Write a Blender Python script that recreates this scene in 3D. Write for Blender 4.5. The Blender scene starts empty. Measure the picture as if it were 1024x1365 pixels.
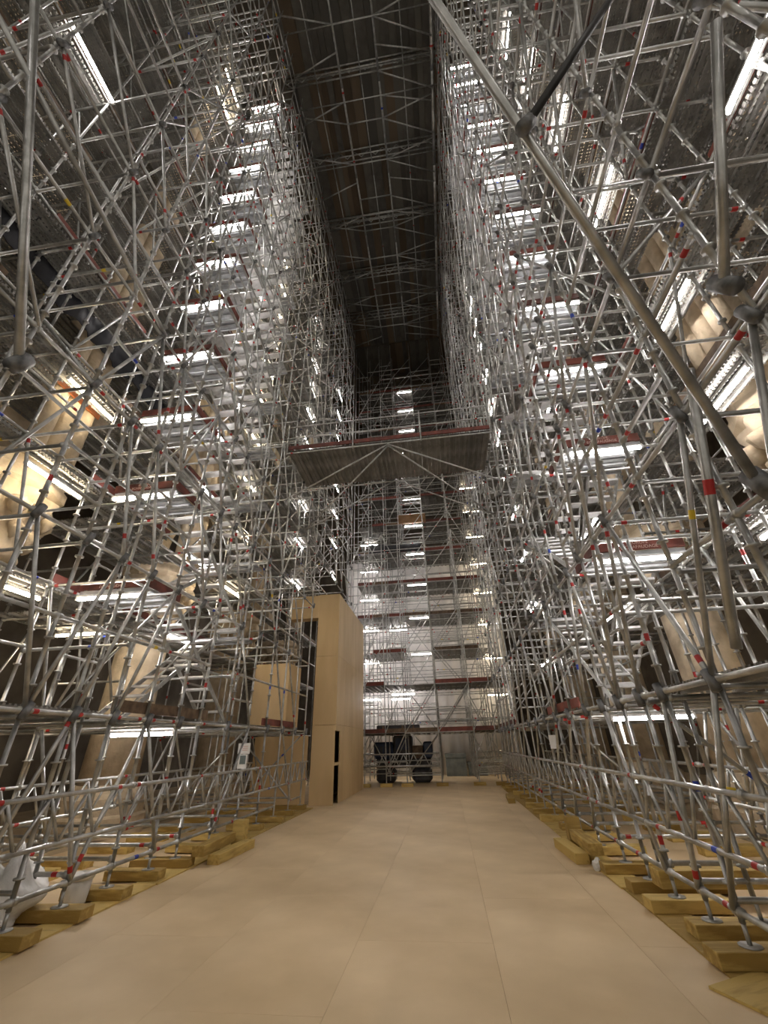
import bpy, bmesh, math, random
import numpy as np
from mathutils import Vector, Matrix
random.seed(7)
R = random.random
U = random.uniform
SC = bpy.context.scene
COL = SC.collection

# ------------------------------------------------------------------ camera
FPX = 544.0
_up = np.array([-27., 957., -544.]); _up /= np.linalg.norm(_up)
_fw = np.array([85., -307., -544.]); _fw -= _up * (_fw @ _up); _fw /= np.linalg.norm(_fw)
_rt = np.cross(_fw, _up)
EYE = np.array([0., 0., 1.6])
cam = bpy.data.objects.new('camera', bpy.data.cameras.new('camera')); COL.objects.link(cam)
cam.data.sensor_fit = 'VERTICAL'; cam.data.sensor_height = 36.0; cam.data.sensor_width = 27.0
cam.data.lens = FPX / 1365.0 * 36.0
cam.data.clip_start = 0.05; cam.data.clip_end = 200
cam.matrix_world = Matrix(((_rt[0], _rt[1], _rt[2], EYE[0]), (_fw[0], _fw[1], _fw[2], EYE[1]),
                           (_up[0], _up[1], _up[2], EYE[2]), (0, 0, 0, 1)))
SC.camera = cam

# ------------------------------------------------------------------ world, exposure
w = bpy.data.worlds.new('world'); SC.world = w; w.use_nodes = True
w.node_tree.nodes['Background'].inputs[0].default_value = (1.0, 0.93, 0.82, 1)
w.node_tree.nodes['Background'].inputs[1].default_value = 0.20
SC.view_settings.view_transform = 'Standard'; SC.view_settings.look = 'None'
SC.view_settings.gamma = 1.0; SC.view_settings.use_curve_mapping = False
SC.view_settings.exposure = 1.3
LAMP = 26.0            # emission of the lamp tubes

# ------------------------------------------------------------------ materials
def newmat(name):
    m = bpy.data.materials.new(name); m.use_nodes = True
    nt = m.node_tree; b = nt.nodes['Principled BSDF']
    return m, nt, b

def surf(name, c1, c2, rough=0.6, metal=0.0, scale=3.0, detail=4.0, bump=0.0, bscale=40.0, stretch=(1, 1, 1), objvar=0.0, lo=0.35, hi=0.65):
    m, nt, b = newmat(name)
    N = nt.nodes; Lk = nt.links
    tc = N.new('ShaderNodeTexCoord'); mp = N.new('ShaderNodeMapping'); mp.inputs['Scale'].default_value = stretch
    Lk.new(tc.outputs['Object'], mp.inputs[0])
    no = N.new('ShaderNodeTexNoise'); no.inputs['Scale'].default_value = scale; no.inputs['Detail'].default_value = detail
    Lk.new(mp.outputs[0], no.inputs['Vector'])
    cr = N.new('ShaderNodeValToRGB')
    cr.color_ramp.elements[0].position = lo; cr.color_ramp.elements[0].color = (*c1, 1)
    cr.color_ramp.elements[1].position = hi; cr.color_ramp.elements[1].color = (*c2, 1)
    fac = no.outputs['Fac']
    if objvar:
        oi = N.new('ShaderNodeObjectInfo')
        ma = N.new('ShaderNodeMath'); ma.operation = 'MULTIPLY_ADD'; ma.inputs[1].default_value = objvar
        Lk.new(oi.outputs['Random'], ma.inputs[0])
        su = N.new('ShaderNodeMath'); su.operation = 'SUBTRACT'; su.inputs[1].default_value = objvar * 0.5
        Lk.new(fac, su.inputs[0]); Lk.new(su.outputs[0], ma.inputs[2]); fac = ma.outputs[0]
    Lk.new(fac, cr.inputs[0]); Lk.new(cr.outputs[0], b.inputs['Base Color'])
    b.inputs['Roughness'].default_value = rough; b.inputs['Metallic'].default_value = metal
    if bump:
        n2 = N.new('ShaderNodeTexNoise'); n2.inputs['Scale'].default_value = bscale; n2.inputs['Detail'].default_value = 3
        Lk.new(mp.outputs[0], n2.inputs['Vector'])
        bp = N.new('ShaderNodeBump'); bp.inputs['Strength'].default_value = bump; bp.inputs['Distance'].default_value = 0.02
        Lk.new(n2.outputs['Fac'], bp.inputs['Height']); Lk.new(bp.outputs[0], b.inputs['Normal'])
    return m

def perforated(name, c1, c2, rough, metal):
    m = surf(name, c1, c2, rough, metal, scale=2.5)
    nt = m.node_tree; N = nt.nodes; Lk = nt.links
    tc = N.new('ShaderNodeTexCoord'); sp = N.new('ShaderNodeSeparateXYZ'); Lk.new(tc.outputs['Object'], sp.inputs[0])
    def cell(out, size):
        d = N.new('ShaderNodeMath'); d.operation = 'DIVIDE'; d.inputs[1].default_value = size; Lk.new(out, d.inputs[0])
        f = N.new('ShaderNodeMath'); f.operation = 'FRACT'; Lk.new(d.outputs[0], f.inputs[0])
        s = N.new('ShaderNodeMath'); s.operation = 'SUBTRACT'; s.inputs[1].default_value = 0.5; Lk.new(f.outputs[0], s.inputs[0])
        q = N.new('ShaderNodeMath'); q.operation = 'POWER'; q.inputs[1].default_value = 2; Lk.new(s.outputs[0], q.inputs[0])
        return q.outputs[0]
    a = cell(sp.outputs[0], 0.06); c = cell(sp.outputs[1], 0.065)
    ad = N.new('ShaderNodeMath'); ad.operation = 'ADD'; Lk.new(a, ad.inputs[0]); Lk.new(c, ad.inputs[1])
    lt = N.new('ShaderNodeMath'); lt.operation = 'LESS_THAN'; lt.inputs[1].default_value = 0.075; Lk.new(ad.outputs[0], lt.inputs[0])
    tr = N.new('ShaderNodeBsdfTransparent'); mx = N.new('ShaderNodeMixShader')
    Lk.new(lt.outputs[0], mx.inputs[0]); Lk.new(N['Principled BSDF'].outputs[0], mx.inputs[1]); Lk.new(tr.outputs[0], mx.inputs[2])
    Lk.new(mx.outputs[0], N['Material Output'].inputs['Surface'])
    return m

M = {}
M['steel'] = surf('galvanised_steel', (.36, .365, .35), (.58, .585, .57), .34, .72, scale=6)
M['dark_steel'] = surf('coupler_steel', (.10, .105, .105), (.24, .24, .24), .5, .5, scale=9)
M['black_steel'] = surf('black_steel', (.02, .02, .02), (.05, .05, .05), .5, .3)
M['red'] = surf('red_tape', (.36, .015, .015), (.50, .03, .025), .5)
M['blue'] = surf('blue_tape', (.02, .05, .42), (.04, .09, .55), .5)
M['yellow'] = surf('yellow_tape', (.65, .45, .02), (.8, .6, .05), .5)
M['deck'] = perforated('perforated_deck', (.25, .25, .235), (.44, .43, .40), .5, .35)
M['deck_solid'] = surf('solid_deck', (.17, .165, .15), (.30, .29, .265), .55, .3, scale=2.5, objvar=.3)
M['landing'] = surf('landing_deck', (.45, .47, .49), (.66, .68, .70), .35, .45, scale=5)
M['alu'] = surf('aluminium', (.60, .60, .60), (.80, .80, .80), .32, .5, scale=5)
M['toe'] = surf('toe_board_red', (.11, .036, .026), (.24, .065, .045), .65, scale=4, objvar=.3)
M['toe_wood'] = surf('toe_board_wood', (.10, .065, .04), (.20, .135, .08), .7, scale=4, stretch=(2, 2, 2))
M['timber'] = surf('sleeper_timber', (.36, .235, .06), (.60, .43, .135), .75, scale=3, stretch=(1, 6, 6), bump=.15, objvar=.5)
M['floor'] = surf('floor_sheet', (.59, .44, .25), (.77, .60, .37), .62, scale=.8, detail=8, bump=.05, bscale=90, objvar=.04, lo=.33, hi=.68)
M['subfloor'] = surf('subfloor', (.40, .31, .20), (.50, .39, .25), .8, scale=1.2)
M['ply'] = surf('plywood', (.60, .43, .22), (.70, .52, .28), .6, scale=1.5, stretch=(1, 1, .25), objvar=.15)
M['board_brown'] = surf('brown_board', (.20, .11, .045), (.30, .17, .075), .6, scale=2)
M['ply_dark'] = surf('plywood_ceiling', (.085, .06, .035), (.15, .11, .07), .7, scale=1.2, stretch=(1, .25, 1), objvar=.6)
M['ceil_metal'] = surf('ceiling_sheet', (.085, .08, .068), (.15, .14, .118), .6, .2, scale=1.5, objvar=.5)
M['stone'] = surf('limestone', (.46, .37, .25), (.68, .57, .41), .85, scale=3.0, bump=.7, bscale=9)
M['stone_dark'] = surf('dark_stone', (.10, .085, .065), (.20, .17, .13), .9, scale=.8, bump=.3, bscale=6)  # dark mottled stone for the outer walls and roof slab
M['tarp'] = surf('black_tarp', (.012, .013, .018), (.03, .032, .04), .45, bump=.3, bscale=4)
M['white'] = surf('white_sheeting', (.74, .72, .70), (.84, .82, .80), .7, scale=.8, bump=.2, bscale=2)
M['plastic'] = surf('white_plastic', (.66, .65, .62), (.78, .77, .74), .45, bump=.4, bscale=12)
M['navy'] = surf('navy_paint', (.02, .035, .075), (.04, .06, .12), .45)
M['machine'] = surf('dark_machine', (.03, .03, .035), (.07, .07, .075), .55)
M['grey_box'] = surf('grey_green_box', (.20, .23, .22), (.30, .33, .32), .55)
M['orange'] = surf('orange_paint', (.62, .17, .03), (.75, .25, .06), .55)
M['black'] = surf('interior_shade', (.008, .008, .008), (.016, .016, .016), .9)  # near-black tone standing in for the shade inside the doorway
M['paper'] = surf('paper', (.75, .74, .70), (.82, .81, .78), .7)
M['paper_ink'] = surf('ink_grey', (.10, .13, .12), (.18, .21, .20), .7)
M['lettering'] = surf('lettering_cream', (.62, .42, .36), (.72, .52, .45), .6)
M['housing'] = surf('lamp_housing', (.7, .7, .7), (.8, .8, .8), .4)
M['rope'] = surf('net_rope', (.05, .05, .05), (.1, .1, .1), .8)
def glow(name, col, s):
    m, nt, b = newmat(name)
    b.inputs['Base Color'].default_value = (.9, .9, .9, 1)
    b.inputs['Emission Color'].default_value = (*col, 1); b.inputs['Emission Strength'].default_value = s
    return m
M['glow'] = glow('lamp_white', (1.0, .93, .90), LAMP)
M['glow_warm'] = glow('lamp_warm', (1.0, .82, .58), LAMP)

# ------------------------------------------------------------------ mesh helpers
def mesh_from(name, v, f, mats, midx=None, smooth=False):
    me = bpy.data.meshes.new(name)
    me.from_pydata([tuple(x) for x in v], [], f)
    for m in mats: me.materials.append(M[m] if isinstance(m, str) else m)
    if midx is not None: me.polygons.foreach_set('material_index', np.asarray(midx, dtype=np.int32))
    if smooth: me.polygons.foreach_set('use_smooth', np.ones(len(me.polygons), dtype=bool))
    me.update()
    return me

def link(name, me, parent=None, loc=(0, 0, 0)):
    o = bpy.data.objects.new(name, me); COL.objects.link(o)
    o.location = loc
    if parent is not None: o.parent = parent
    return o

def tag(o, label=None, cat=None, group=None, kind=None):
    if label: o['label'] = label
    if cat: o['category'] = cat
    if group: o['group'] = group
    if kind: o['kind'] = kind
    return o

def thing(name, label, cat, loc=(0, 0, 0), rz=0.0, group=None):
    o = bpy.data.objects.new(name, None); COL.objects.link(o)
    o.location = loc; o.rotation_euler = (0, 0, rz); o.empty_display_size = .2
    return tag(o, label, cat, group)

class MB:                        # small mesh builder for single parts
    def __init__(s): s.v = []; s.f = []; s.m = []
    def box(s, a, b, m=0):
        x0, y0, z0 = a; x1, y1, z1 = b; n = len(s.v)
        s.v += [(x0, y0, z0), (x1, y0, z0), (x1, y1, z0), (x0, y1, z0), (x0, y0, z1), (x1, y0, z1), (x1, y1, z1), (x0, y1, z1)]
        s.f += [(n, n+3, n+2, n+1), (n+4, n+5, n+6, n+7), (n, n+1, n+5, n+4), (n+1, n+2, n+6, n+5), (n+2, n+3, n+7, n+6), (n+3, n, n+4, n+7)]
        s.m += [m] * 6; return s
    def lathe(s, prof, seg=20, c=(0, 0), m=0, wob=None):
        n = len(s.v)
        for k, (r, z) in enumerate(prof):
            for i in range(seg):
                a = 2 * math.pi * i / seg; rr = r * (wob(a, z) if wob else 1)
                s.v.append((c[0] + rr * math.cos(a), c[1] + rr * math.sin(a), z))
        for k in range(len(prof) - 1):
            for i in range(seg):
                j = (i + 1) % seg
                s.f.append((n+k*seg+i, n+k*seg+j, n+(k+1)*seg+j, n+(k+1)*seg+i)); s.m.append(m)
        s.f.append(tuple(n + i for i in range(seg))[::-1]); s.m.append(m)
        e = n + (len(prof) - 1) * seg
        s.f.append(tuple(e + i for i in range(seg))); s.m.append(m); return s
    def build(s, name, mats, parent=None, loc=(0, 0, 0), smooth=False, rz=0.0):
        if isinstance(mats, str): mats = [mats]
        o = link(name, mesh_from(name, s.v, s.f, mats, s.m, smooth), parent, loc)
        if rz: o.rotation_euler = (0, 0, rz)
        return o

def bevel(o, wd=.01):
    bv = o.modifiers.new('bevel', 'BEVEL'); bv.width = wd; bv.segments = 1; return o

# ------------------------------------------------------------------ tube collector: near pieces become parts, the rest one joined part
TM = ['steel', 'red', 'blue', 'yellow']
def tube_arrays(L, r, S, bands, bulges, ends):
    """one tube along +z as rings; bands=[(z,len,mat)], bulges=[z], ends=wedge heads"""
    ev = [(0.0, r, 0)]
    if ends and L > .5:
        ev = [(0.0, r * 1.6, 0), (.05, r * 1.6, 0), (.055, r, 0)]
    mid = []
    for z in bulges:
        if .02 < z < L - .02: mid.append((z, [(z-.011, r, 0), (z-.009, .050, 0), (z+.009, .050, 0), (z+.011, r, 0)]))
    for z, ln, mt in bands:
        z = min(max(z, .08), L - ln - .08)
        if z > 0: mid.append((z, [(z, r * 1.03, mt), (z + ln, r * 1.03, 0)]))
    mid.sort(key=lambda t: t[0])
    last = ev[-1][0]
    for z, rs in mid:
        if rs[0][0] > last + .001:
            ev += rs; last = rs[-1][0]
    if ends and L > .5: ev += [(L-.055, r, 0), (L-.05, r * 1.6, 0), (L, r * 1.6, 0)]
    else: ev.append((L, r, 0))
    K = len(ev)
    a = np.arange(S) * 2 * math.pi / S
    ca, sa = np.cos(a), np.sin(a)
    zz = np.array([e[0] for e in ev]); rr = np.array([e[1] for e in ev])
    v = np.empty((K, S, 3)); v[:, :, 0] = rr[:, None] * ca; v[:, :, 1] = rr[:, None] * sa; v[:, :, 2] = zz[:, None]
    i = np.arange(S); j = (i + 1) % S
    q = np.stack([i, j, j + S, i + S], 1)
    f = (q[None] + (np.arange(K - 1) * S)[:, None, None]).reshape(-1, 4)
    mi = np.repeat(np.array([e[2] for e in ev[:-1]]), S)
    return v.reshape(-1, 3), f, mi

def box_arrays(sx, sy, sz):
    x, y, z = sx / 2, sy / 2, sz / 2
    v = np.array([(-x, -y, -z), (x, -y, -z), (x, y, -z), (-x, y, -z), (-x, -y, z), (x, -y, z), (x, y, z), (-x, y, z)])
    f = np.array([(0, 3, 2, 1), (4, 5, 6, 7), (0, 1, 5, 4), (1, 2, 6, 5), (2, 3, 7, 6), (3, 0, 4, 7)])
    return v, f, np.zeros(6, int)

def plank_arrays(L, wd, h=.065):
    """steel scaffold plank along y: folded profile with two ribs under it"""
    x = wd / 2
    prof = [(-x, -h), (-x, 0), (x, 0), (x, -h), (x-.025, -h), (x-.025, -.012), (.045, -.012), (.035, -.045), (-.035, -.045), (-.045, -.012), (-x+.025, -.012), (-x+.025, -h)]
    n = len(prof)
    v = np.array([(p[0], -L/2, p[1]) for p in prof] + [(p[0], L/2, p[1]) for p in prof])
    i = np.arange(n); j = (i + 1) % n
    f = np.stack([i, j, j + n, i + n], 1)
    return v, f, np.zeros(n, int)

MESHCACHE = {}
MAXPART = 300
class Bank:
    """a thing made of many pieces; flush() turns the pieces that show largest into parts, the rest into one joined part per kind"""
    def __init__(s, name, label, cat, loc=(0, 0, 0), group=None, near=12.0):
        s.root = thing(name, label, cat, loc, 0, group); s.loc = np.array(loc, float); s.near = near; s.items = {}; s.near_kind = {}
    def add(s, kind, key, gen, mats, Mx, mid, size, smooth, detail_gen=None):
        s.items.setdefault(kind, []).append((key, gen, mats, Mx, np.asarray(mid, float), size, smooth, detail_gen))
    def tube(s, kind, p0, p1, r=.0242, bands=(), bulge=False, ends=False, mats=None):
        p0 = Vector(p0); p1 = Vector(p1); d = p1 - p0; L = d.length
        if L < .004: return
        q = d.to_track_quat('Z', 'Y').to_matrix()
        Mx = np.eye(4); Mx[:3, :3] = np.array(q); Mx[:3, 3] = p0
        Lr = round(L, 3); bands = tuple(bands)
        bl = tuple(np.arange(.25, L, .5)) if bulge else ()
        s.add(kind, ('t', Lr, r, bands, bulge, ends), lambda: tube_arrays(Lr, r, 6, bands, (), False), mats or TM, Mx, (p0 + p1) / 2, L, True,
              lambda: tube_arrays(Lr, r, 10, bands, bl, ends))
    def box(s, kind, c, size, mat, rz=0.0, rx=0.0):
        size = tuple(round(x, 3) for x in size)
        Mx = np.array(Matrix.Translation(c) @ Matrix.Rotation(rz, 4, 'Z') @ Matrix.Rotation(rx, 4, 'X'))
        s.add(kind, ('b', size, mat), lambda: box_arrays(*size), [mat], Mx, c, max(size), False)
    def plank(s, kind, c, L, wd, mat, rz=0.0):
        L = round(L, 3); wd = round(wd, 3)
        Mx = np.array(Matrix.Translation(c) @ Matrix.Rotation(rz, 4, 'Z'))
        s.add(kind, ('p', L, wd, mat), lambda: plank_arrays(L, wd), [mat], Mx, c, L, False)
    def flush(s, maxpart=MAXPART, far_name='distant_{}_tubing'):
        for kind, its in s.items.items():
            mids = np.array([i[4] for i in its]); d = mids - EYE
            cx = d @ np.array([_rt[0], _fw[0], _up[0]]); cy = d @ np.array([_rt[1], _fw[1], _up[1]]); cz = -(d @ np.array([_rt[2], _fw[2], _up[2]]))
            czs = np.maximum(cz, .05)
            px = 512 + FPX * cx / czs; py = 682 - FPX * cy / czs
            vis = (cz > .2) & (px > -40) & (px < 1064) & (py > -40) & (py < 1405)
            dist = np.linalg.norm(d, axis=1)
            sc = np.where(vis, np.array([i[5] for i in its]) / dist ** 2, -1)
            order = np.argsort(-sc)
            singles = [k for k in order if sc[k] > 0 and dist[k] < s.near_kind.get(kind, s.near)][:maxpart]
            if len(its) <= 12: singles = list(range(len(its)))
            st = set(int(k) for k in singles)
            for k in singles:
                key, gen, mats, Mx, mid, size, smooth, dg = its[k]
                ck = (key, True)
                me = MESHCACHE.get(ck)
                if me is None:
                    v, f, mi = (dg or gen)()
                    f = f.tolist(); mi = list(mi)
                    if dg:
                        f += [list(range(10))[::-1], list(range(len(v) - 10, len(v)))]; mi += [0, 0]
                    me = mesh_from(kind, v, f, mats, mi, smooth); MESHCACHE[ck] = me
                o = bpy.data.objects.new(kind, me); COL.objects.link(o); o.parent = s.root
                B = Mx.copy(); B[:3, 3] -= s.loc
                o.matrix_basis = Matrix(B.tolist())
            rest = [its[k] for k in range(len(its)) if k not in st]
            if rest:
                groups = {}
                for it in rest: groups.setdefault(tuple(it[2]), []).append(it)
                allm = []
                for g in groups:
                    for m in g:
                        if m not in allm: allm.append(m)
                V = []; F = []; MI = []; n = 0; gc = {}; SM = []
                for it in rest:
                    key = it[0]
                    if key not in gc: gc[key] = it[1]()
                    v, f, mi = gc[key]
                    V.append(v @ it[3][:3, :3].T + (it[3][:3, 3] - s.loc)); F.append(f + n); n += len(v)
                    mp = np.array([allm.index(m) for m in it[2]]); MI.append(mp[mi]); SM.append(np.full(len(f), it[6]))
                V = np.concatenate(V); F = np.concatenate(F); MI = np.concatenate(MI); SM = np.concatenate(SM)
                me = bpy.data.meshes.new(kind)
                me.vertices.add(len(V)); me.vertices.foreach_set('co', V.ravel())
                me.loops.add(F.size); me.loops.foreach_set('vertex_index', F.ravel().astype(np.int32))
                me.polygons.add(len(F)); me.polygons.foreach_set('loop_start', np.arange(0, F.size, 4, dtype=np.int32))
                me.update(calc_edges=True)
                for m in allm: me.materials.append(M[m])
                me.polygons.foreach_set('material_index', MI.astype(np.int32)); me.polygons.foreach_set('use_smooth', SM)
                me.update()
                o = link(kind + '_cluster', me, s.root); tag(o, kind='stuff')

def rb(L, p=.20):
    """random tape bands on a tube"""
    out = []
    if R() < p: out.append((U(.07, .16), .07, 1))
    if R() < p * .6: out.append((L - U(.16, .26), .07, 1))
    if R() < .03: out.append((L * U(.3, .7), .08, 2))
    if R() < .02: out.append((L * U(.3, .7), .08, 3))
    return [(round(a, 2), b, c) for a, b, c in out]

ORD = ['first', 'second', 'third', 'fourth', 'fifth', 'sixth', 'seventh', 'eighth', 'ninth', 'tenth', 'eleventh', 'twelfth', 'thirteenth', 'fourteenth',
       'fifteenth', 'sixteenth', 'seventeenth', 'eighteenth', 'nineteenth', 'twentieth', 'twenty-first', 'twenty-second', 'twenty-third', 'twenty-fourth', 'twenty-fifth', 'twenty-sixth', 'twenty-seventh', 'twenty-eighth']

# ================================================================== THE SETTING
TOP = 29.9
CEIL = 30.2
floor = MB().box((-14, -8, -.3), (12, 36, -.018)).build('floor', 'subfloor'); tag(floor, 'tan sheet flooring running down the middle of the nave', 'floor', kind='structure')
for s_, xa, ya, yb in ((-1, -4.28, 2.0, 14.4), (1, 2.12, 2.0, 20.2)):
    yy = ya; q = 0
    while yy < yb:
        L_ = min(2.44, yb - yy); q += 1
        MB().box((-.17, 0, 0), (.17, L_ - .01, .017)).build('edge_board', 'timber', floor, (xa + U(-.02, .02), yy, .0005)); yy += L_
pm = {}
for ix in range(10):
    for iy in range(15):
        x0 = -7.25 + ix * 1.25; y0 = -6 + iy * 2.5 + (1.25 if ix % 2 else 0)
        me = pm.get(0)
        if me is None:
            me = mesh_from('floor_sheet', *(lambda b: (b.v, b.f))(MB().box((.0012, .0012, -.018), (1.2488, 2.4988, 0))), ['floor']); pm[0] = me
        link('floor_sheet', me, floor, (x0, y0, 0))
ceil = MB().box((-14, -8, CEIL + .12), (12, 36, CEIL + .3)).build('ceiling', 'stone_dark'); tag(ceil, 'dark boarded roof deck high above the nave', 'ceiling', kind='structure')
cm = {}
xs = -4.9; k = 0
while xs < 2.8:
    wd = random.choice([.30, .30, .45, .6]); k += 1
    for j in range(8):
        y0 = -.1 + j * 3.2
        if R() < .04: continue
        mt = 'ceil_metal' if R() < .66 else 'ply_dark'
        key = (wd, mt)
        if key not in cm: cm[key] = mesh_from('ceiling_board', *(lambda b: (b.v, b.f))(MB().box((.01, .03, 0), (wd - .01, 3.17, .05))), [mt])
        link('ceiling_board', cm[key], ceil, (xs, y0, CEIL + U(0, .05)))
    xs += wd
def arcade(x0, x1, name, label):
    """upper nave wall above pointed arches between the piers"""
    b = MB(); Yp = [-4.5, .5, 5.5, 10.5, 15.5, 20.5]
    for a, c in zip(Yp[:-1], Yp[1:]):
        n = 14; pts = []
        for i in range(n + 1):
            y = a + .5 + (c - a - 1.0) * i / n
            t = abs(2 * i / n - 1); z = 6.4 + 2.9 * math.sqrt(max(0, 1 - ((t + .55) / 1.55) ** 2)) * 1.15
            pts.append((y, z))
        pts = [(a, 6.4)] + pts + [(c, 6.4)]
        for (ya, za), (yb, zb) in zip(pts[:-1], pts[1:]):
            if yb - ya < 1e-4: continue
            nn = len(b.v)
            b.v += [(x0, ya, za), (x0, yb, zb), (x0, yb, CEIL), (x0, ya, CEIL), (x1, ya, za), (x1, yb, zb), (x1, yb, CEIL), (x1, ya, CEIL)]
            b.f += [(nn, nn+1, nn+2, nn+3), (nn+4, nn+7, nn+6, nn+5), (nn, nn+4, nn+5, nn+1)]; b.m += [0] * 3
    o = b.build(name, 'stone'); tag(o, label, 'wall', kind='structure')
arcade(-9.1, -8.5, 'wall_left', 'pale stone nave wall with pointed arches behind the left scaffold')
arcade(7.1, 6.5, 'wall_right', 'pale stone nave wall with pointed arches behind the right scaffold')
tag(MB().box((-14, -8, -.3), (-13.8, 36, CEIL)).build('wall_aisle_left', 'stone_dark'), 'dark outer aisle wall on the left', 'wall', kind='structure')
tag(MB().box((11.8, -8, -.3), (12, 36, CEIL)).build('wall_aisle_right', 'stone_dark'), 'dark outer aisle wall on the right', 'wall', kind='structure')
tag(MB().box((-14, 35.8, -.3), (12, 36, CEIL)).build('wall_far', 'stone_dark'), 'dark end wall beyond the white sheeting', 'wall', kind='structure')

# stone piers with foliage capitals
PIERY = [.5, 5.5, 10.5, 15.5, 20.5]
def pier(x, y, label):
    t = thing('stone_pier', label, 'pier', (x, y, 0), 0, 'stone piers of the nave')
    MB().lathe([(.95, 0), (.95, .35), (.88, .4), (.88, .7), (.78, .8), (.70, .95)], 16).build('pier_base', 'stone', t)
    MB().lathe([(.62, .95), (.60, 4.55)], 24).build('shaft', 'stone', t, smooth=True)
    b = MB().lathe([(.62, 4.55), (.70, 4.65), (.66, 4.75), (.68, 5.1), (.78, 5.5), (.90, 5.85)], 40, wob=lambda a, z: 1 + (.05 + .05 * math.sin(z * 9)) * math.cos(10 * a))
    cp = b.build('capital', 'stone', t, smooth=True)
    lb = MB(); rr = random.Random(int(y * 10))
    for row, (rad, z0, n, k) in enumerate(((.72, 4.85, 11, .8), (.84, 5.28, 13, 1.0))):
        for i in range(n):
            a = 2 * math.pi * (i + .5 * row) / n; q = k * rr.uniform(.8, 1.25); zz = z0 + rr.uniform(-.06, .06)
            lb.lathe([(.02, zz), (.08 * q, zz + .05), (.15 * q, zz + .15), (.17 * q, zz + .25), (.10 * q, zz + .33), (.02, zz + .35)], 8, c=(rad * math.cos(a), rad * math.sin(a)), wob=lambda a, z: 1 + .25 * math.sin(3 * a + 17 * z))
    lf = lb.build('carved_foliage', 'stone', cp, smooth=True); tag(lf, kind='stuff')
    MB().lathe([(.90, 5.85), (1.0, 5.95), (1.0, 6.15), (.92, 6.2), (.92, 6.4)], 8).build('abacus', 'stone', t)
    s = -1 if x > 0 else 1
    for dy in (-.35, 0, .35):
        MB().lathe([(.17, 6.4), (.17, CEIL)], 12, c=(s * .72, dy)).build('wall_shaft', 'stone', t, smooth=True)
for i, y in enumerate(PIERY[1:]):
    pier(-8.0, y, f'pale round stone pier with carved capital behind the left scaffold, {ORD[i]} from the camera')
    pier(5.95, y, f'pale round stone pier with carved capital behind the right scaffold, {ORD[i]} from the camera')

# ================================================================== LAMPS
_tube = MB(); _n = 8
lamp_tube = None
def make_lamp_meshes():
    v, f, mi = tube_arrays(1.16, .029, 8, (), (), False)
    v = v[:, [2, 0, 1]]; v[:, 0] -= .58
    g = mesh_from('glow_tube', v, f.tolist(), ['glow'], None, True)
    g2 = mesh_from('glow_tube', v, f.tolist(), ['glow_warm'], None, True)
    h = MB().box((-.61, -.028, .026), (.61, .028, .058)); hm = mesh_from('housing', h.v, h.f, ['housing'])
    c = MB().box((-.02, -.027, -.027), (.02, .027, .03)); cmn = mesh_from('end_cap', c.v, c.f, ['housing'])
    return g, g2, hm, cmn
LG, LG2, LH, LC = make_lamp_meshes()
def lamp(x, y, z, axis, label, group, warm=False):
    t = thing('tube_lamp', label, 'lamp', (x, y, z - .03), 0 if axis == 'x' else math.pi / 2, group)
    link('glow_tube', LG2 if warm else LG, t); link('housing', LH, t)
    link('end_cap', LC, t, (-.595, 0, 0)); link('end_cap', LC, t, (.595, 0, 0))
def column(x, y, zs, axis, where, group, warm=False):
    for i, z in enumerate(zs):
        lamp(x, y, z - .10, axis, f'white tube lamp {where}, {ORD[i]} from the bottom', group, warm)
Z2 = lambda a, b: [float(q) for q in range(a, b + 1, 2)]
column(-5.45, 6.03, Z2(4, 26), 'x', 'under a landing of the left stair tower', 'lamps under the left stair landings')
column(3.10, 6.03, Z2(4, 26), 'x', 'under a landing of the right stair tower', 'lamps under the right stair landings')
column(-6.62, 5.3, [4.0, 6.0, 8.0, 24.0, 26.0], 'y', 'along the deck behind the left stair tower', 'lamps behind the left stair tower', True)
column(-6.09, 9.2, Z2(4, 26), 'y', 'beyond the stair flights of the left tower', 'lamps beyond the left stairs')
column(-6.3, 11.6, Z2(6, 26), 'y', 'in the left scaffold level with the high bridge', 'lamps left of the high bridge', True)
column(-6.1, 16.7, Z2(8, 26), 'y', 'in the left scaffold above the plywood enclosure', 'lamps above the plywood enclosure')
column(-5.6, 21.2, Z2(8, 24), 'y', 'at the far left corner of the scaffold', 'lamps in the far left corner')
column(4.42, 5.0, [4.0, 6.0, 8.0, 12.0, 16.0, 20.0, 24.0], 'y', 'along the deck behind the right stair tower', 'lamps behind the right stair tower')
column(3.73, 9.1, Z2(4, 26), 'y', 'beyond the stair flights of the right tower', 'lamps beyond the right stairs')
column(3.6, 15.5, Z2(4, 26), 'y', 'in the far part of the right scaffold', 'lamps in the far right scaffold')
column(-.97, 23.6, Z2(6, 26), 'x', 'in the middle of the far cross scaffold', 'lamps in the middle of the far scaffold')
column(3.1, 26.0, Z2(4, 18), 'x', 'at the right end of the far cross scaffold', 'lamps at the right end of the far scaffold', True)
column(-4.3, 26.0, Z2(4, 14), 'x', 'at the left end of the far cross scaffold', 'lamps at the left end of the far scaffold')
column(-2.5, 26.2, [4.0, 8.0], 'x', 'behind the machine in the far cross scaffold', 'lamps behind the machine')
lamp(-5.3, 7.5, 1.88, 'x', 'white tube lamp under the lowest deck of the left scaffold', 'lamps under the lowest decks')
lamp(3.15, 7.5, 1.88, 'x', 'white tube lamp under the lowest deck of the right scaffold', 'lamps under the lowest decks')
lamp(3.86, 1.8, 7.9, 'y', 'bright tube lamp overhead at the top right corner of the view', 'lamps over the near right deck')
lamp(-6.0, 1.95, 13.9, 'y', 'tube lamp overhead at the top left corner of the view', 'lamps over the near left deck')
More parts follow.
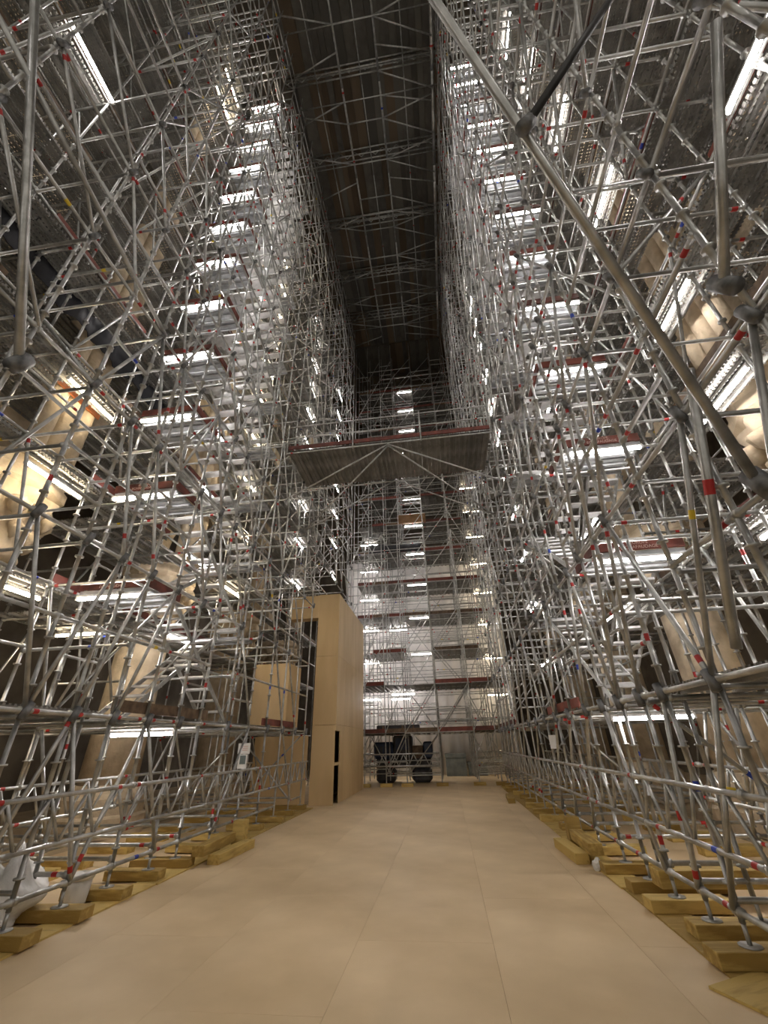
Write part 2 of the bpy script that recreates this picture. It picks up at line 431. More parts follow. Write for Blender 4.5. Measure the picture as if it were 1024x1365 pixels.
lamp(-2.1, 23.6, 3.9, 'x', 'white tube lamp above the dark machine on the far deck', 'lamps above the machine')
lamp(-7.85, 8.2, 3.9, 'x', 'warm tube lamp across the deck before the left arch', 'lamps in the left aisle', True)
lamp(7.6, 8.0, 2.9, 'x', 'warm tube lamp in the right aisle beyond the scaffold', 'lamps in the right aisle', True)
for i, y in enumerate((-2.6,)):  # unseen lamps added behind the camera to brighten the near floor
    column(-5.45, y, [6.0, 10.0, 14.0], 'x', f'added unseen as fill in the left scaffold behind the camera', 'added fill lamps behind the camera on the left')
    column(3.1, y, [6.0, 10.0, 14.0], 'x', f'added unseen as fill in the right scaffold behind the camera', 'added fill lamps behind the camera on the right')

# ================================================================== SIDE SCAFFOLDS
YL = [-2.2, -1.1, 0.0, 1.1, 2.55, 3.45, 4.2, 4.85, 5.52, 6.24, 7.06, 7.73, 8.75, 9.8, 10.85, 11.9, 12.95, 14.0, 15.1, 16.2, 17.3, 18.4, 19.5, 20.5]
YR = [-2.1, -1.05, 0.0, 1.0, 2.0, 2.95, 3.95, 4.89, 5.44, 6.1, 6.75, 7.54, 8.6, 9.65, 10.7, 11.75, 12.8, 13.85, 14.9, 15.95, 17.0, 18.05, 19.1, 20.15]
def side(s, x0, Ys, label):
    X = lambda d: x0 + s * d
    rows = [0.0, .42, 1.75, 2.5, 4.2]
    sc = Bank('scaffold', label, 'scaffold', (X(1.75), 6.0, 0))
    left = s < 0
    piers_x = -8.0 if left else 5.95
    def blocked(y, d):
        return d > 2.0 and any(abs(y - p) < 1.15 for p in PIERY) and abs(X(d) - piers_x) < 1.25
    def inbox(y, z, d=0.):           # room taken by the plywood enclosure
        return left and y > 14.6 and z < 6.8 and d < 1.5
    lifts = range(0, 15)
    for ri, d in enumerate(rows):
        for yi, y in enumerate(Ys):
            if ri == 1 and y not in (5.52, 7.73, 9.8, 5.44, 7.54, 9.65): continue
            if blocked(y, d): continue
            if ri == 4 and yi % 2: continue
            for k in lifts:
                z0 = .26 if k == 0 else 2.0 * k; z1 = 2.0 * (k + 1)
                if inbox(y, z0, d): continue
                b = []
                if R() < .20: b.append((round(U(.2, 1.6), 1), .08, 1))
                if R() < .06: b.append((round(U(.4, 1.2), 1) + .09, .08, 2))
                sc.tube('standard', (X(d), y, z0), (X(d), y, z1), bands=b, bulge=True)
            if not inbox(y, .2, d):
                sc.tube('base_jack', (X(d), y, .132), (X(d), y, .26), r=.018)
                sc.tube('base_plate', (X(d), y, .125), (X(d), y, .133), r=.085)
    # ledgers along the nave, guard rails
    for ri, d in enumerate(rows):
        yy = [y for y in Ys if not (ri == 1 and y not in (5.52, 7.73, 9.8, 5.44, 7.54, 9.65))]
        if ri == 4: yy = yy[::2]
        for a, c in zip(yy[:-1], yy[1:]):
            for k in range(0, 15):
                for off, p in ((0, .96 if ri != 1 else .5), (.5, .18 if ri == 0 else .05), (1.0, .70 if ri == 0 else .30)):
                    z = 2.0 * k + off
                    if z > TOP or R() > p: continue
                    if k == 0:
                        if off != 0: continue
                        z = .33
                    if inbox((a + c) / 2, z, d) or (c > 14.6 and inbox(c, z, d)): continue
                    if any(blocked(q, d) for q in (a, c, (a + c) / 2)): continue
                    kind = 'ledger' if off in (0,) else 'guard_rail'
                    sc.tube(kind, (X(d), a, z), (X(d), c, z), bands=rb(c - a), ends=True)
    # transoms across
    for y in Ys:
        for (da, dc) in ((0, 1.75), (1.75, 2.5), (2.5, 4.2)):
            for k in range(0, 15):
                for off, p in ((0, .97), (1.0, .22), (.5, .05)):
                    z = 2.0 * k + off - .06
                    if k == 0:
                        if off: continue
                        z = .40
                    if z > TOP or R() > p: continue
                    if inbox(y, z, da): continue
                    if da >= 1.7 and (blocked(y, dc) or blocked(y, da)): continue
                    if off and da == 0 and 6.0 < y < 9.0 and R() < .6: continue
                    sc.tube('transom', (X(da), y, z), (X(dc), y, z), bands=rb(dc - da), ends=True)
    # diagonal braces in the faces and across
    for ri, d in enumerate(rows):
        if ri in (1,): continue
        for a, c in zip(Ys[:-1], Ys[1:]):
            for k in range(0, 14):
                q = R(); p1, p2 = (.46, .60) if ri == 0 else (.14, .24)
                z0 = max(2.0 * k, .35); z1 = 2.0 * k + 2
                if inbox(c, z0, d) or inbox(a, z0, d): continue
                if blocked(a, d) or blocked(c, d) or blocked((a + c) / 2, d): continue
                e = s * -.035
                if q < p1: sc.tube('brace', (X(d) + e, a, z1), (X(d) + e, c, z0), bands=rb(2, .35))
                elif q < p2: sc.tube('brace', (X(d) + e, a, z0), (X(d) + e, c, z1), bands=rb(2, .35))
    for y in Ys:
        for k in range(0, 14):
            z0 = max(2.0 * k, .35); z1 = 2.0 * k + 2
            if inbox(y, z0): continue
            q = R()
            if 3.9 < y < 10.5: q += .20
            if q < .16: sc.tube('brace', (X(0), y + .035, z0), (X(1.75), y + .035, z1), bands=rb(2, .35))
            elif q < .34: sc.tube('brace', (X(0), y + .035, z1), (X(1.75), y + .035, z0), bands=rb(2, .35))
            if R() < .12 and not blocked(y, 2.5): sc.tube('brace', (X(1.75), y + .035, z1), (X(2.5), y + .035, z0))
    # lattice girders at the foot of the first two rows
    gend = 14.3 if left else 20.2
    for d, zb, zt in ((-.05, .74, 1.19), (1.70, .74, 1.19)):
        y = -2.2
        while y < gend:
            y2 = min(y + 2.1, gend)
            for z in (zb, zt): sc.tube('girder_chord', (X(d), y, z), (X(d), y2, z), r=.0242, bands=rb(2, .5), ends=True)
            n = 4; st = (y2 - y) / n
            for i in range(n):
                sc.tube('girder_web', (X(d), y + i * st, zb), (X(d), y + (i + .5) * st, zt), r=.018)
                sc.tube('girder_web', (X(d), y + (i + .5) * st, zt), (X(d), y + (i + 1) * st, zb), r=.018)
            y = y2
    # lowest deck between front face and second row, long decks behind
    for z, dA, dB in [(2.05, .12, 1.68)] + [(2.0 * k, 1.82, 4.12) for k in range(2, 15)]:
        n = int(round((dB - dA) / .33)); wd = (dB - dA) / n
        for i in range(n):
            d = dA + wd * (i + .5)
            y = -2.2
            while y < 20.2:
                y2 = y + 2.57
                def hit(p, q):
                    for c in PIERY:
                        if z < 6.6 and q > c - 1.02 and p < c + 1.02 and abs(X(d) - piers_x) < (1.2 if z > 5 else .85): return True
                        if z >= 6.6 and q > c - .56 and p < c + .56 and abs(X(d) - (piers_x - s * .72)) < .36: return True
                    return False
                segs = [(y, y2)]
                if hit(y, y2):
                    st = (y2 - y) / 4; segs = [(y + st * i, y + st * (i + 1)) for i in range(4)]
                for (p, q) in segs:
                    if hit(p, q): continue
                    if z < 3 and ((left and q > 14.5) or 5.95 < (p + q) / 2 < 6.9): continue
                    if R() > .04: sc.plank('deck_plank', (X(d), (p + q) / 2, z + .02), q - p - .02, wd - .015, 'deck')
                y = y2
    # catwalk planks in the front strip further down
    for k in range(2, 14):
        for a in (10.9, 13.5, 16.1, 18.7):
            if inbox(a + 1.3, 2.0 * k): continue
            for i in range(2):
                if R() < .8: sc.plank('deck_plank', (X(1.2 + .33 * i), a + 1.27, 2.0 * k + .02), 2.52, .31, 'deck')
    # toe boards along the deck edges
    y = -2.2
    while y < 20.0:
        y2 = y + 2.57
        for k in range(1, 14):
            z = 2.0 * k + .04
            if k == 1:
                if left and y2 > 14.5: continue
                if (y > 2 and left or y > 8) and R() < .6: sc.box('toe_board', (X(.05), (y + y2) / 2, 2.15), (.03, 2.5, .15), 'toe_wood' if R() < .5 else 'toe')
            elif R() < .5: sc.box('toe_board', (X(1.80), (y + y2) / 2, z + .075), (.03, 2.5, .15), 'toe' if R() < .75 else 'toe_wood')
            if k > 1 and R() < .15: sc.box('toe_board', (X(4.15), (y + y2) / 2, z + .075), (.03, 2.5, .15), 'toe')
        y = y2
    # dark clamps where braces meet the front face
    for y in Ys:
        for k in range(1, 10):
            if inbox(y, 2.0 * k): continue
            if R() < .8: sc.tube('coupler', (X(-.05), y - .03, 2.0 * k - .09), (X(-.05), y + .03, 2.0 * k + .07), r=.042, mats=['dark_steel'] * 4)
    return sc

SL = side(-1, -4.40, YL, 'tall steel tube scaffold filling the left side of the nave')
SR = side(+1, 2.25, YR, 'tall steel tube scaffold filling the right side of the nave')
# big raking tubes close to the camera
SR.tube('raking_tube', (-.45, -.02, 7.70), (2.21, 2.60, 3.05), r=.033, mats=['steel'] * 4)
SR.tube('raking_tube', (.92, 1.26, 5.30), (2.27, 1.05, 7.6), r=.030, mats=['black_steel'] * 4)
SR.tube('coupler', (.86, 1.24, 5.18), (.96, 1.28, 5.40), r=.05, mats=['dark_steel'] * 4)
SR.tube('coupler', (2.22, 2.54, 2.95), (2.22, 2.64, 3.15), r=.07, mats=['dark_steel'] * 4)
SR.tube('raking_tube', (2.18, 1.05, 5.70), (2.18, 2.00, 4.30), r=.034, mats=['steel'] * 4)
SR.tube('coupler', (2.19, 1.95, 4.22), (2.19, 2.05, 4.42), r=.06, mats=['dark_steel'] * 4)
SR.tube('raking_tube', (2.18, 2.60, 4.15), (2.18, 3.45, 2.15), r=.036, bands=[(.90, .12, 1)])
SL.tube('raking_tube', (-4.33, .60, 10.1), (-4.33, 2.55, 5.35), r=.05, mats=['steel'] * 4)
SL.tube('coupler', (-4.33, 2.50, 5.25), (-4.33, 2.60, 5.48), r=.085, mats=['dark_steel'] * 4)
SL.tube('guard_rail', (-4.40, 2.55, 5.36), (-4.40, 5.52, 5.36), ends=True)
SL.tube('transom', (-4.40, 2.55, 5.36), (-6.15, 2.55, 5.36), ends=True)
SL.tube('raking_tube', (-4.33, .2, 9.0), (-4.33, 4.2, 8.0), r=.034, mats=['steel'] * 4)
SR.tube('tape_band', (2.30, 4.40, 1.19), (2.30, 4.56, 1.19), r=.027, mats=['yellow'] * 4)
SR.box('orange_toe_board', (5.0, 4.55, 8.2), (1.3, .04, .15), 'orange')
SL.box('orange_toe_board', (-7.1, 5.2, 8.12), (.03, 1.6, .15), 'orange')
SL.flush(); SR.flush()

# ================================================================== STAIR TOWERS
def text_mesh(body, size):
    cu = bpy.data.curves.new('lettering', 'FONT'); cu.body = body; cu.size = size; cu.align_x = 'CENTER'; cu.align_y = 'CENTER'; cu.extrude = .0015
    o = bpy.data.objects.new('tmp', cu); COL.objects.link(o)
    dg = bpy.context.evaluated_depsgraph_get(); me = bpy.data.meshes.new_from_object(o.evaluated_get(dg))
    bpy.data.objects.remove(o); me.materials.clear(); me.materials.append(M['lettering']); return me
LT = text_mesh('EUROPE\nECHAFAUDAGE', .07)
def stair_tower(s, xc, label):
    t = Bank('stair_tower', label, 'stairs', (xc, 6.5, 0), near=40)
    for k in range(1, 14):
        z = 2.0 * k
        for i in range(3):
            t.plank('landing_plank', (xc, 6.20 + .3 * i, z + .02), 1.24, .285, 'landing', rz=math.pi / 2)
        if k > 1:
            t.box('landing_toe_board', (xc, 6.035, z + .10), (1.24, .03, .15), 'toe')
            t.box('landing_toe_board', (xc - s * .66, 6.5, z + .10), (.03, .9, .15), 'toe')
        for i in range(2):
            t.plank('landing_plank', (xc, 9.95 + .3 * i, z + .02), 1.24, .285, 'landing', rz=math.pi / 2)
        if k < 13:
            for (xo, ya, yb) in ((-.31, 7.0, 9.75), (.31, 9.75, 7.0)):
                za, zb = z, z + 2.0
                for e in (-.27, .27):
                    L = math.hypot(yb - ya, zb - za); ang = math.atan2(zb - za, yb - ya)
                    t.box('stringer', (xc + xo + e, (ya + yb) / 2, (za + zb) / 2), (.025, L, .085), 'steel', rx=ang)
                for i in range(10):
                    f = (i + .5) / 10
                    t.box('tread', (xc + xo, ya + (yb - ya) * f, za + (zb - za) * f), (.51, .20, .04), 'alu')
    t.flush()
    for k in (2, 3):
        o = link('lettering', LT, t.root, (0, 6.018 - 6.5, 2.0 * k + .10)); o.rotation_euler = (math.pi / 2, 0, 0)
    return t
stair_tower(-1, -5.45, 'aluminium stair tower with red-edged landings in the left scaffold')
stair_tower(+1, 3.10, 'aluminium stair tower with red-edged landings in the right scaffold')

# ================================================================== HIGH BRIDGE
br = Bank('scaffold_bridge', 'high scaffold bridge crossing the nave with a red toe board', 'bridge', (-1.05, 11.2, 10), near=40)
n = 21
for i in range(n):
    x = -4.35 + (6.5) * (i + .5) / n
    br.plank('bridge_plank', (x, 11.22, 10.02), 2.10, 6.5 / n - .012, 'deck_solid')
for i in range(3):
    br.box('bridge_toe_board', (-4.35 + 2.17 * (i + .5), 10.13, 10.11), (2.14, .03, .14), 'toe')
    br.box('bridge_toe_board', (-4.35 + 2.17 * (i + .5), 12.31, 10.13), (2.14, .03, .2), 'toe')
for y in (10.13, 12.31):
    for z in (10.5, 11.0, 9.9):
        for i in range(3): br.tube('bridge_rail', (-4.38 + 2.19 * i, y, z), (-4.38 + 2.19 * (i + 1), y, z), bands=rb(2))
    for i in range(4): br.tube('bridge_post', (-4.38 + 2.19 * i, y, 9.85), (-4.38 + 2.19 * i, y, 11.1))
for xa, xb in ((-1.05, -4.3), (-1.05, 2.2)):
    br.tube('bridge_brace', (xa, 10.2, 9.86), (xb, 12.2, 8.1)); br.tube('bridge_brace', (xa, 12.2, 9.86), (xb, 12.2, 8.1)); br.tube('bridge_brace', (xa, 10.14, 9.86), (xb, 10.14, 8.1))
br.flush()

# ================================================================== ROOF TRUSSES AND GRID
for i, y in enumerate((.0, 3.1, 6.3, 9.5, 12.7, 15.9, 19.1)):
    t = Bank('roof_truss', f'steel lattice beam hung across the nave under the roof boards, {ORD[i]} from the camera', 'truss', (-1.05, y, 28), 'lattice beams under the roof', near=60)
    for z in (29.15, 29.85):
        for e in (-.12, .12): t.tube('truss_chord', (-4.9, y + e, z), (2.75, y + e, z), r=.035)
    for j in range(10):
        xa = -4.9 + .765 * j
        t.tube('truss_web', (xa, y, 29.15), (xa + .38, y, 29.85), r=.02); t.tube('truss_web', (xa + .38, y, 29.85), (xa + .765, y, 29.15), r=.02)
    t.flush()
g = Bank('roof_grid', 'grid of long tubes and zigzag braces hanging below the roof boards', 'scaffold', (-1.05, 12, 27.8), near=60)
for x, r in ((-3.4, .026), (-2.25, .05), (-1.3, .026), (-.47, .05), (.7, .026), (2.03, .085)):
    for j in range(6): g.tube('runner', (x, -.5 + 3.6 * j, 28.85), (x, -.5 + 3.6 * (j + 1), 28.85), r=r, bands=rb(3))
for j in range(26):
    y = -.3 + .83 * j
    for xa, xb in ((-2.25, -4.4), (-.47, 2.03)):
        if j % 3 != 2: g.tube('grid_brace', (xa, y, 28.80), (xb, y + .55 * (1 if j % 2 else -1), 28.80), r=.032)
    if j % 2 == 0: g.tube('grid_brace', (-2.25, y, 28.80), (-.47, y, 28.80), r=.032); g.tube('grid_brace', (-.47, y, 28.7), (2.03, y + .9, 28.7), r=.032)
    if j % 3 == 0: g.tube('grid_brace', (-4.4, y, 28.76), (2.25, y, 28.76))
g.flush()

# ================================================================== FAR CROSS SCAFFOLD
fs = Bank('scaffold', 'wide cross scaffold with decks closing the far end of the nave', 'scaffold', (-1, 22.5, 0), near=15)
FX = [-4.6, -3.7, -2.75, -1.85, -.37, 1.18, 2.1, 3.0]
FY = [20.75, 22.2, 23.5, 25.0, 26.2]
for x in FX:
    for iy, y in enumerate(FY):
        zt = 12 if iy < 1 else TOP
        if iy == 0 and x > 1.2: zt = TOP
        fs.tube('standard', (x, y, .13), (x, y, zt), r=.03 if x in (-.37, 1.18) else .0242)
for (a, c) in zip(FX[:-1], FX[1:]):
    for iy, y in enumerate(FY):
        for k in range(0, 14):
            for off in (0, .5, 1.0, 1.5):
                z = 2.0 * k + off
                if iy == 0 and z > 12: continue
                if k == 0:
                    if a == -.37: continue
                    z = .4 + off * .5
                if off == 1.5 and R() < .6: continue
                if R() < .72: fs.tube('ledger', (a, y, z), (c, y, z), bands=rb(1))
            if R() < .3 and not (k == 0 and a == -.37) and not (iy == 0 and k > 5): fs.tube('brace', (a, y, max(.4, 2.0 * k)), (c, y, 2.0 * k + 2))
            elif R() < .3 and not (k == 0 and a == -.37) and not (iy == 0 and k > 5): fs.tube('brace', (a, y, 2.0 * k + 2), (c, y, max(.4, 2.0 * k)))
fs.near_kind = {'deck_plank': 40, 'toe_board': 40}
for k in range(1, 14):
    z = 2.0 * k + .02; ya, yb = (20.8, 23.4) if k < 3 else (23.5, 26.15)
    for (a, c) in zip(FX[:-1], FX[1:]):
        if R() < .07 and k > 2: continue
        nw = max(2, int(round((c - a) / .45))); wd = (c - a) / nw
        for i in range(nw): fs.plank('deck_plank', (a + wd * (i + .5), (ya + yb) / 2, z), yb - ya, wd - .012, 'deck_solid')
        if R() < .85: fs.box('toe_board', ((a + c) / 2, ya - .03, z + .09), (c - a - .03, .03, .17), 'toe' if R() < .6 else 'toe_wood')
fs.flush()
# lattice girder across the foot of the far scaffold, left of the passage
fg = Bank('lattice_girder', 'lattice girder low across the foot of the far scaffold before the machine', 'girder', (-2.5, 20.65, .5), near=40)
for z in (.75, 1.2): fg.tube('girder_chord', (-4.4, 20.67, z), (-.42, 20.67, z), r=.03)
for j in range(9):
    xa = -4.4 + .442 * j
    fg.tube('girder_web', (xa, 20.67, .75), (xa + .22, 20.67, 1.2), r=.02); fg.tube('girder_web', (xa + .22, 20.67, 1.2), (xa + .442, 20.67, .75), r=.02)
fg.flush()

# white sheeting with folds behind the far scaffold
b = MB(); nx = 60; X0, X1 = -6.2, 4.2
for j, z in enumerate((0.0, 4.5, 9, 13.2)):
    for i in range(nx + 1):
        x = X0 + (X1 - X0) * i / nx
        b.v.append((x, 27.6 + .07 * math.sin(i * 1.7) + .04 * math.sin(i * .6 + j), z))
for j in range(3):
    for i in range(nx):
        q = j * (nx + 1) + i; b.f.append((q, q + 1, q + nx + 2, q + nx + 1)); b.m.append(0)
o = b.build('white_sheeting', 'white', smooth=True); tag(o, 'tall white protective sheeting hanging behind the far scaffold', 'sheeting')
o.modifiers.new('solid', 'SOLIDIFY').thickness = .01
# brown board and black tarp on upper far decks
o = MB().box((-2.0, 23.36, 13.99), (-.15, 23.42, 14.62)).build('plywood_board', 'board_brown'); tag(o, 'brown plywood board fixed high on the far cross scaffold', 'board')
b = MB()
for i in range(25):
    x = -3.9 + 3.3 * i / 24
    for z in (11.98, 12.6): b.v.append((x, 23.33 + .03 * math.sin(i * 2.1), z + .03 * math.sin(i * 1.3)))
for i in range(24): b.f.append((2*i, 2*i+2, 2*i+3, 2*i+1)); b.m.append(0)
o = b.build('tarpaulin', 'tarp', smooth=True); tag(o, 'black tarpaulin strip hung along an upper deck of the far scaffold', 'tarp'); o.modifiers.new('solid', 'SOLIDIFY').thickness = .02

# ================================================================== PLYWOOD ENCLOSURE
pe = thing('plywood_enclosure', 'tall plywood-clad enclosure standing on the left edge of the floor', 'enclosure', (-4.2, 17, 0))
BX0, BX1, BY0, BY1, BZ = -4.42, -3.62, 14.9, 20.0, 6.65
def ply(name, a, c, mat='ply', parent=pe):
    return MB().box((a[0] + 4.2, a[1] - 17, a[2]), (c[0] + 4.2, c[1] - 17, c[2])).build(name, mat, parent)
zs = [0, 2.2, 4.4, BZ]
for j in range(3):
    ply('plywood_sheet', (BX0, BY0, zs[j] + .004), (BX1 - .03, BY0 + .03, zs[j+1] - .004))
    ply('plywood_sheet', (BX0, BY1 - .03, zs[j] + .004), (BX1 - .03, BY1, zs[j+1] - .004))
    ply('plywood_sheet', (BX0, BY0 + .03, zs[j] + .004), (BX0 + .03, BY1 - .03, zs[j+1] - .004))
    for i in range(4):
        ya = BY0 + (BY1 - BY0) * i / 4; yb = BY0 + (BY1 - BY0) * (i + 1) / 4
        if j == 0 and i == 0: ya = BY0 + .62
        ply('plywood_sheet', (BX1 - .03, ya + .003, zs[j] + .004), (BX1, yb - .003, zs[j+1] - .004))
ply('roof_sheet', (BX0, BY0, BZ), (BX1, BY1, BZ + .03))
ply('door_lintel', (BX1 - .03, BY0 + .02, 2.02), (BX1, BY0 + .62, 2.196))
ply('doorway_shade_sheet', (BX1 - .30, BY0 + .04, 0.0), (BX1 - .27, BY0 + .9, 2.05), 'black')  # black sheet set inside the open doorway stands in for its shade
ply('door_rail', (BX1 - .04, BY0 + .03, 1.04), (BX1 - .005, BY0 + .62, 1.12))
for j in range(2): ply('overhang_sheet', (-5.55, BY0 + .01 + .4 * j, 5.85), (BX0 - .005, BY0 + .04 + .4 * j, BZ - .02))
ply('overhang_floor', (-5.55, BY0, 5.80), (BX0 - .005, BY0 + .45, 5.84))
ply('overhang_roof', (-5.55, BY0, BZ - .02), (BX0 - .005, BY0 + .45, BZ + .01))
ply('overhang_end', (-5.55, BY0 + .04, 5.85), (-5.52, BY0 + .41, BZ - .03))
# plywood cladding beside it on the first deck and at ground level
o = MB().box((-.55, -.55, 0), (.55, .55, 1.75)).build('plywood_box', 'ply', None, (-5.15, 13.3, 2.09)); tag(o, 'plywood box standing on the lowest left deck before the enclosure', 'box'); bevel(o)
o = MB().box((-.9, -.02, 0), (.9, .02, 1.9)).build('plywood_screen', 'ply', None, (-5.4, 14.75, 0.0)); tag(o, 'plywood panel on the ground left of the tall enclosure', 'screen')

# ================================================================== TIMBERS ON THE FLOOR
TI = {}
def timber(x, y, z, L, label, rz=0.0, wd=.22, h=.125, group=None, rx=0.0):
    key = (round(L, 2), wd, h)
    if key not in TI:
        bm = bmesh.new(); bmesh.ops.create_cube(bm, size=1)
        bmesh.ops.scale(bm, vec=(L, wd, h), verts=bm.verts); bmesh.ops.bevel(bm, geom=bm.edges[:], offset=.005, segments=1, affect='EDGES')
        me = bpy.data.meshes.new('timber_sleeper'); bm.to_mesh(me); bm.free(); me.materials.append(M['timber']); TI[key] = me
    o = link('timber_sleeper', TI[key], None, (x, y, z + h / 2)); o.rotation_euler = (rx, 0, rz)
    return tag(o, label, 'timber', group)
def sleepers(s, x0, Ys, side_name):
    n = 0
    for y in Ys:
        if y < 2.5: continue
        if s < 0 and y > 14.5: continue
        L = random.choice([.8, .95, 1.1]); out = U(.14, .34)
        timber(x0 + s * (L / 2 - out), y, .018, L, f'yellowish timber sleeper under the front feet of the {side_name} scaffold, {ORD[n]} from the camera', U(-.06, .06), h=.107, group=f'timber sleepers under the {side_name} scaffold')
        n += 1
    n = 0
    for y in Ys:
        if y < 2.5 or (s < 0 and y > 14.5): continue
        timber(x0 + s * 1.85, y, 0, .8, f'timber sleeper deep under the second row of the {side_name} scaffold, {ORD[n]} from the camera', U(-.06, .06), group=f'deep sleepers under the {side_name} scaffold'); n += 1
sleepers(-1, -4.40, YL, 'left')
sleepers(+1, 2.25, YR, 'right')
n = 0
for x in FX:
    if x < -4 or x > 2.2: continue
    timber(x, 20.75, 0, .5, f'short timber pad under the far cross scaffold, {ORD[n]} from the left', 0, group='timber pads under the far scaffold'); n += 1
GS = 'stacked loose timbers'
timber(-3.83, 8.55, 0, 1.25, 'lowest loose timber lying beside the left scaffold', 1.52, .2, .13, GS)
timber(-4.07, 8.35, .13, 1.2, 'loose timber lying on top of another beside the left scaffold', 1.60, .2, .14, GS)
timber(-4.00, 9.15, 0, .22, 'short upright timber block at the end of the left timber pile', 0, .2, .42, GS)
timber(1.78, 8.6, 0, 1.15, 'lowest loose timber lying beside the right scaffold', 1.62, .2, .13, GS)
timber(2.00, 8.45, .13, 1.15, 'loose timber lying on top of another beside the right scaffold', 1.55, .2, .14, GS)
timber(2.02, 9.2, 0, .22, 'short upright timber block at the end of the right timber pile', 0, .2, .42, GS)
timber(2.75, 6.45, .13, 1.1, 'thick timber beam laid over the sleepers in the right foreground', .03, .24, .16, GS)
timber(1.75, 15.6, 0, 1.4, 'loose timber lying on the floor along the far right sleepers', 1.5, .2, .12, GS)
o = MB().box((-.28, -.6, 0), (.28, .6, .018)).build('plywood_offcut', 'timber', None, (2.25, 4.15, 0.002), rz=.5); tag(o, 'thin plywood offcut under the nearest right foot', 'board')

# ================================================================== LOOSE THINGS
# crumpled white sack
bm = bmesh.new(); bmesh.ops.create_icosphere(bm, subdivisions=4, radius=1)
rs = random.Random(3)
ph = [(rs.uniform(2, 7), rs.uniform(2, 7), rs.uniform(2, 7), rs.uniform(0, 6), rs.uniform(.02, .07)) for _ in range(14)] + [(rs.uniform(8, 16), rs.uniform(8, 16), rs.uniform(8, 16), rs.uniform(0, 6), rs.uniform(.02, .045)) for _ in range(8)]
for v in bm.verts:
    c = v.co.copy(); h = (c.z + 1) / 2
    k = 1 + sum(a[4] * math.sin(a[0] * c.x + a[1] * c.y + a[2] * c.z + a[3]) for a in ph)
    taper = 1 - .62 * h ** 1.3
    v.co = Vector((c.x * .40 * k * taper - .05 * h, c.y * .52 * k * taper + .22 * h, max(0, h * .62 * (1 + .5 * (k - 1)))))
me = bpy.data.meshes.new('plastic_sack'); bm.to_mesh(me); bm.free(); me.materials.append(M['plastic'])
me.polygons.foreach_set('use_smooth', np.ones(len(me.polygons), dtype=bool))
o = link('plastic_sack', me, None, (-4.9, 5.15, 0)); tag(o, 'crumpled white plastic sack at the foot of the left scaffold', 'sack')
t = thing('bucket', 'white plastic bucket beside the crumpled sack', 'bucket', (-4.62, 6.02, 0))
MB().lathe([(.105, 0), (.115, .02), (.14, .27)], 20).build('bucket_body', 'plastic', t, smooth=True)
MB().lathe([(.15, .255), (.155, .27), (.155, .30), (.145, .305), (.10, .29)], 20).build('bucket_rim', 'plastic', t, smooth=True)
t = thing('notice', 'white paper notices fixed to the left scaffold above the girder', 'notice', (-4.36, 9.7, 1.25))
MB().box((-.15, -.004, .24), (.12, .004, .44)).build('paper_sheet', 'paper', t)
p = MB().box((-.12, -.004, -.03), (.08, .004, .23)).build('paper_sheet', 'paper', t)
MB().box((-.08, -.006, .05), (.05, -.0045, .21)).build('printed_picture', 'paper_ink', p)
for i in range(3): MB().box((-.10, -.006, .30 + .035 * i), (.07, -.0045, .315 + .035 * i)).build('printed_line', 'lettering', t)
o = MB().box((-.09, -.003, -.13), (.09, .003, .13)).build('notice', 'paper', None, (2.28, 10.55, 1.55)); tag(o, 'small white paper notice fixed to the right scaffold', 'notice')
# small white bag at right timber pile
bm = bmesh.new(); bmesh.ops.create_icosphere(bm, subdivisions=2, radius=.07)
for v in bm.verts: v.co.z = max(-.05, v.co.z * 1.3 + .02 * math.sin(v.co.x * 60))
me = bpy.data.meshes.new('plastic_bag'); bm.to_mesh(me); bm.free(); me.materials.append(M['plastic'])
o = link('plastic_bag', me, None, (1.92, 7.72, .05)); tag(o, 'small white plastic bag beside the right timber pile', 'bag')
# black tarpaulin along the left decks
b = MB(); nn = 50
for i in range(nn + 1):
    y = 1.4 + 6.2 * i / nn
    for z in (9.5, 10.1, 10.75): b.v.append((-6.98 + .06 * math.sin(i * .9 + z) + .03 * math.sin(i * 2.3), y, z + .04 * math.sin(i * .5)))
for i in range(nn):
    for j in range(2):
        q = 3 * i + j; b.f.append((q, q + 3, q + 4, q + 1)); b.m.append(0)
o = b.build('tarpaulin', 'tarp', smooth=True); tag(o, 'long black tarpaulin draped along an upper deck on the left', 'tarp'); o.modifiers.new('solid', 'SOLIDIFY').thickness = .02

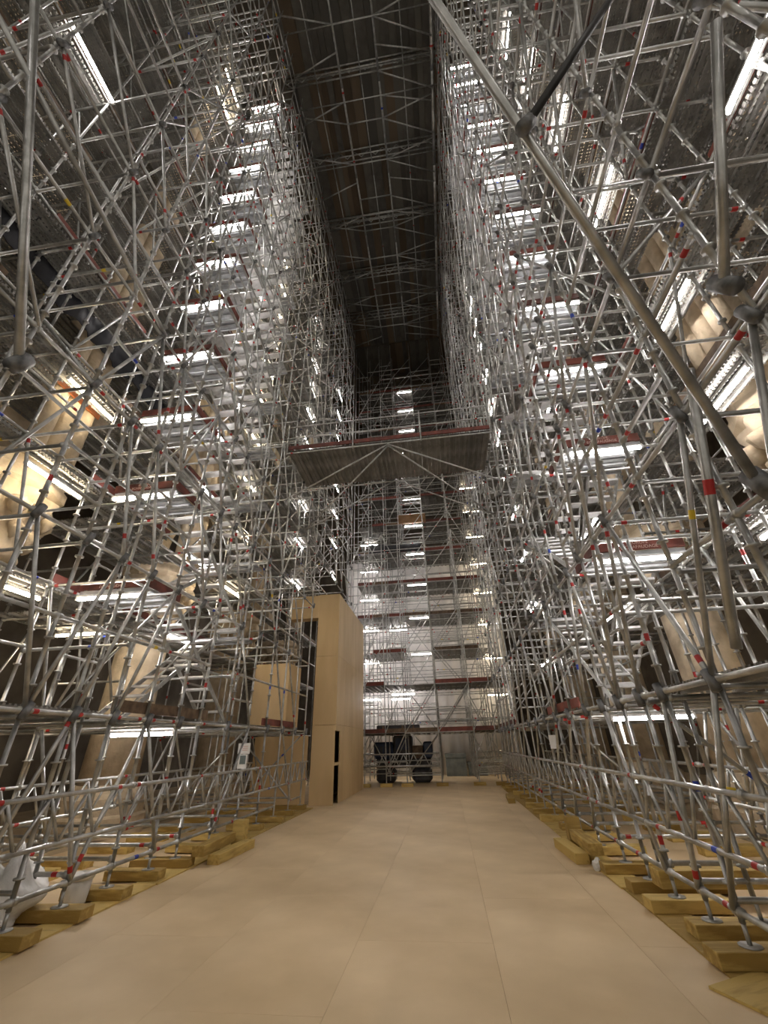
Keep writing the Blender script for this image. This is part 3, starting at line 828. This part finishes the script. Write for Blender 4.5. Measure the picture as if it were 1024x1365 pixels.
# dark machine behind the far scaffold
t = thing('machine', 'dark blue construction machine parked behind the far scaffold', 'machine', (-2.15, 22.85, 0))
for e in (-1, 1):
    bevel(MB().box((e * .85 - .45, -.45, .02), (e * .85 + .45, .45, .60)).build('track', 'machine', t), .12)
bevel(MB().box((-1.3, -.42, .60), (1.3, .42, .98)).build('chassis', 'machine', t), .04)
bevel(MB().box((-1.4, -.4, .98), (-.48, .4, 1.68)).build('engine_hood', 'navy', t), .08)
cab = MB().box((-.46, -.4, .98), (.42, .4, 1.93)).build('cab', 'machine', t); bevel(cab, .05)
MB().box((-.34, -.412, 1.35), (.30, -.402, 1.82)).build('cab_window', 'navy', cab)
bevel(MB().box((.44, -.4, .98), (.95, .4, 1.50)).build('tool_chest', 'toe_wood', t), .03)
bevel(MB().box((.97, -.4, .98), (1.4, .4, 1.66)).build('counterweight', 'navy', t), .06)
for j in range(4): MB().box((-1.3 + .2 * j, -.425, 1.15), (-1.18 + .2 * j, -.405, 1.5)).build('vent_grille', 'machine', t)
t = thing('equipment_crate', 'low dark equipment crate on the lowest far deck above the machine', 'crate', (-2.0, 21.5, 2.06))
bevel(MB().box((-1.2, -.4, 0), (.75, .4, .28)).build('crate_body', 'machine', t), .02)
for e in (-.9, 0, .5): MB().box((e - .04, -.41, .02), (e + .04, -.402, .26)).build('crate_batten', 'toe_wood', t)
for i, (x, y, wd, dp, h, lb) in enumerate(((.35, 26.75, 1.1, .7, 1.05, 'tall grey-green storage bin before the white sheeting'), (1.5, 26.75, 1.0, .6, .62, 'low grey-green storage bin before the white sheeting'))):
    t = thing('storage_bin', lb, 'bin', (x, y, 0))
    bevel(MB().box((-wd/2, -dp/2, 0), (wd/2, dp/2, h * .8)).build('bin_body', 'grey_box', t), .02)
    bevel(MB().box((-wd/2 - .03, -dp/2 - .03, h * .8 + .005), (wd/2 + .03, dp/2 + .03, h)).build('bin_lid', 'grey_box', t), .02)
    for j in range(3): MB().box((-wd/2 + .2 + j * (wd - .4) / 2 - .03, -dp/2 - .025, .03), (-wd/2 + .2 + j * (wd - .4) / 2 + .03, -dp/2 - .002, h * .78)).build('bin_rib', 'grey_box', t)
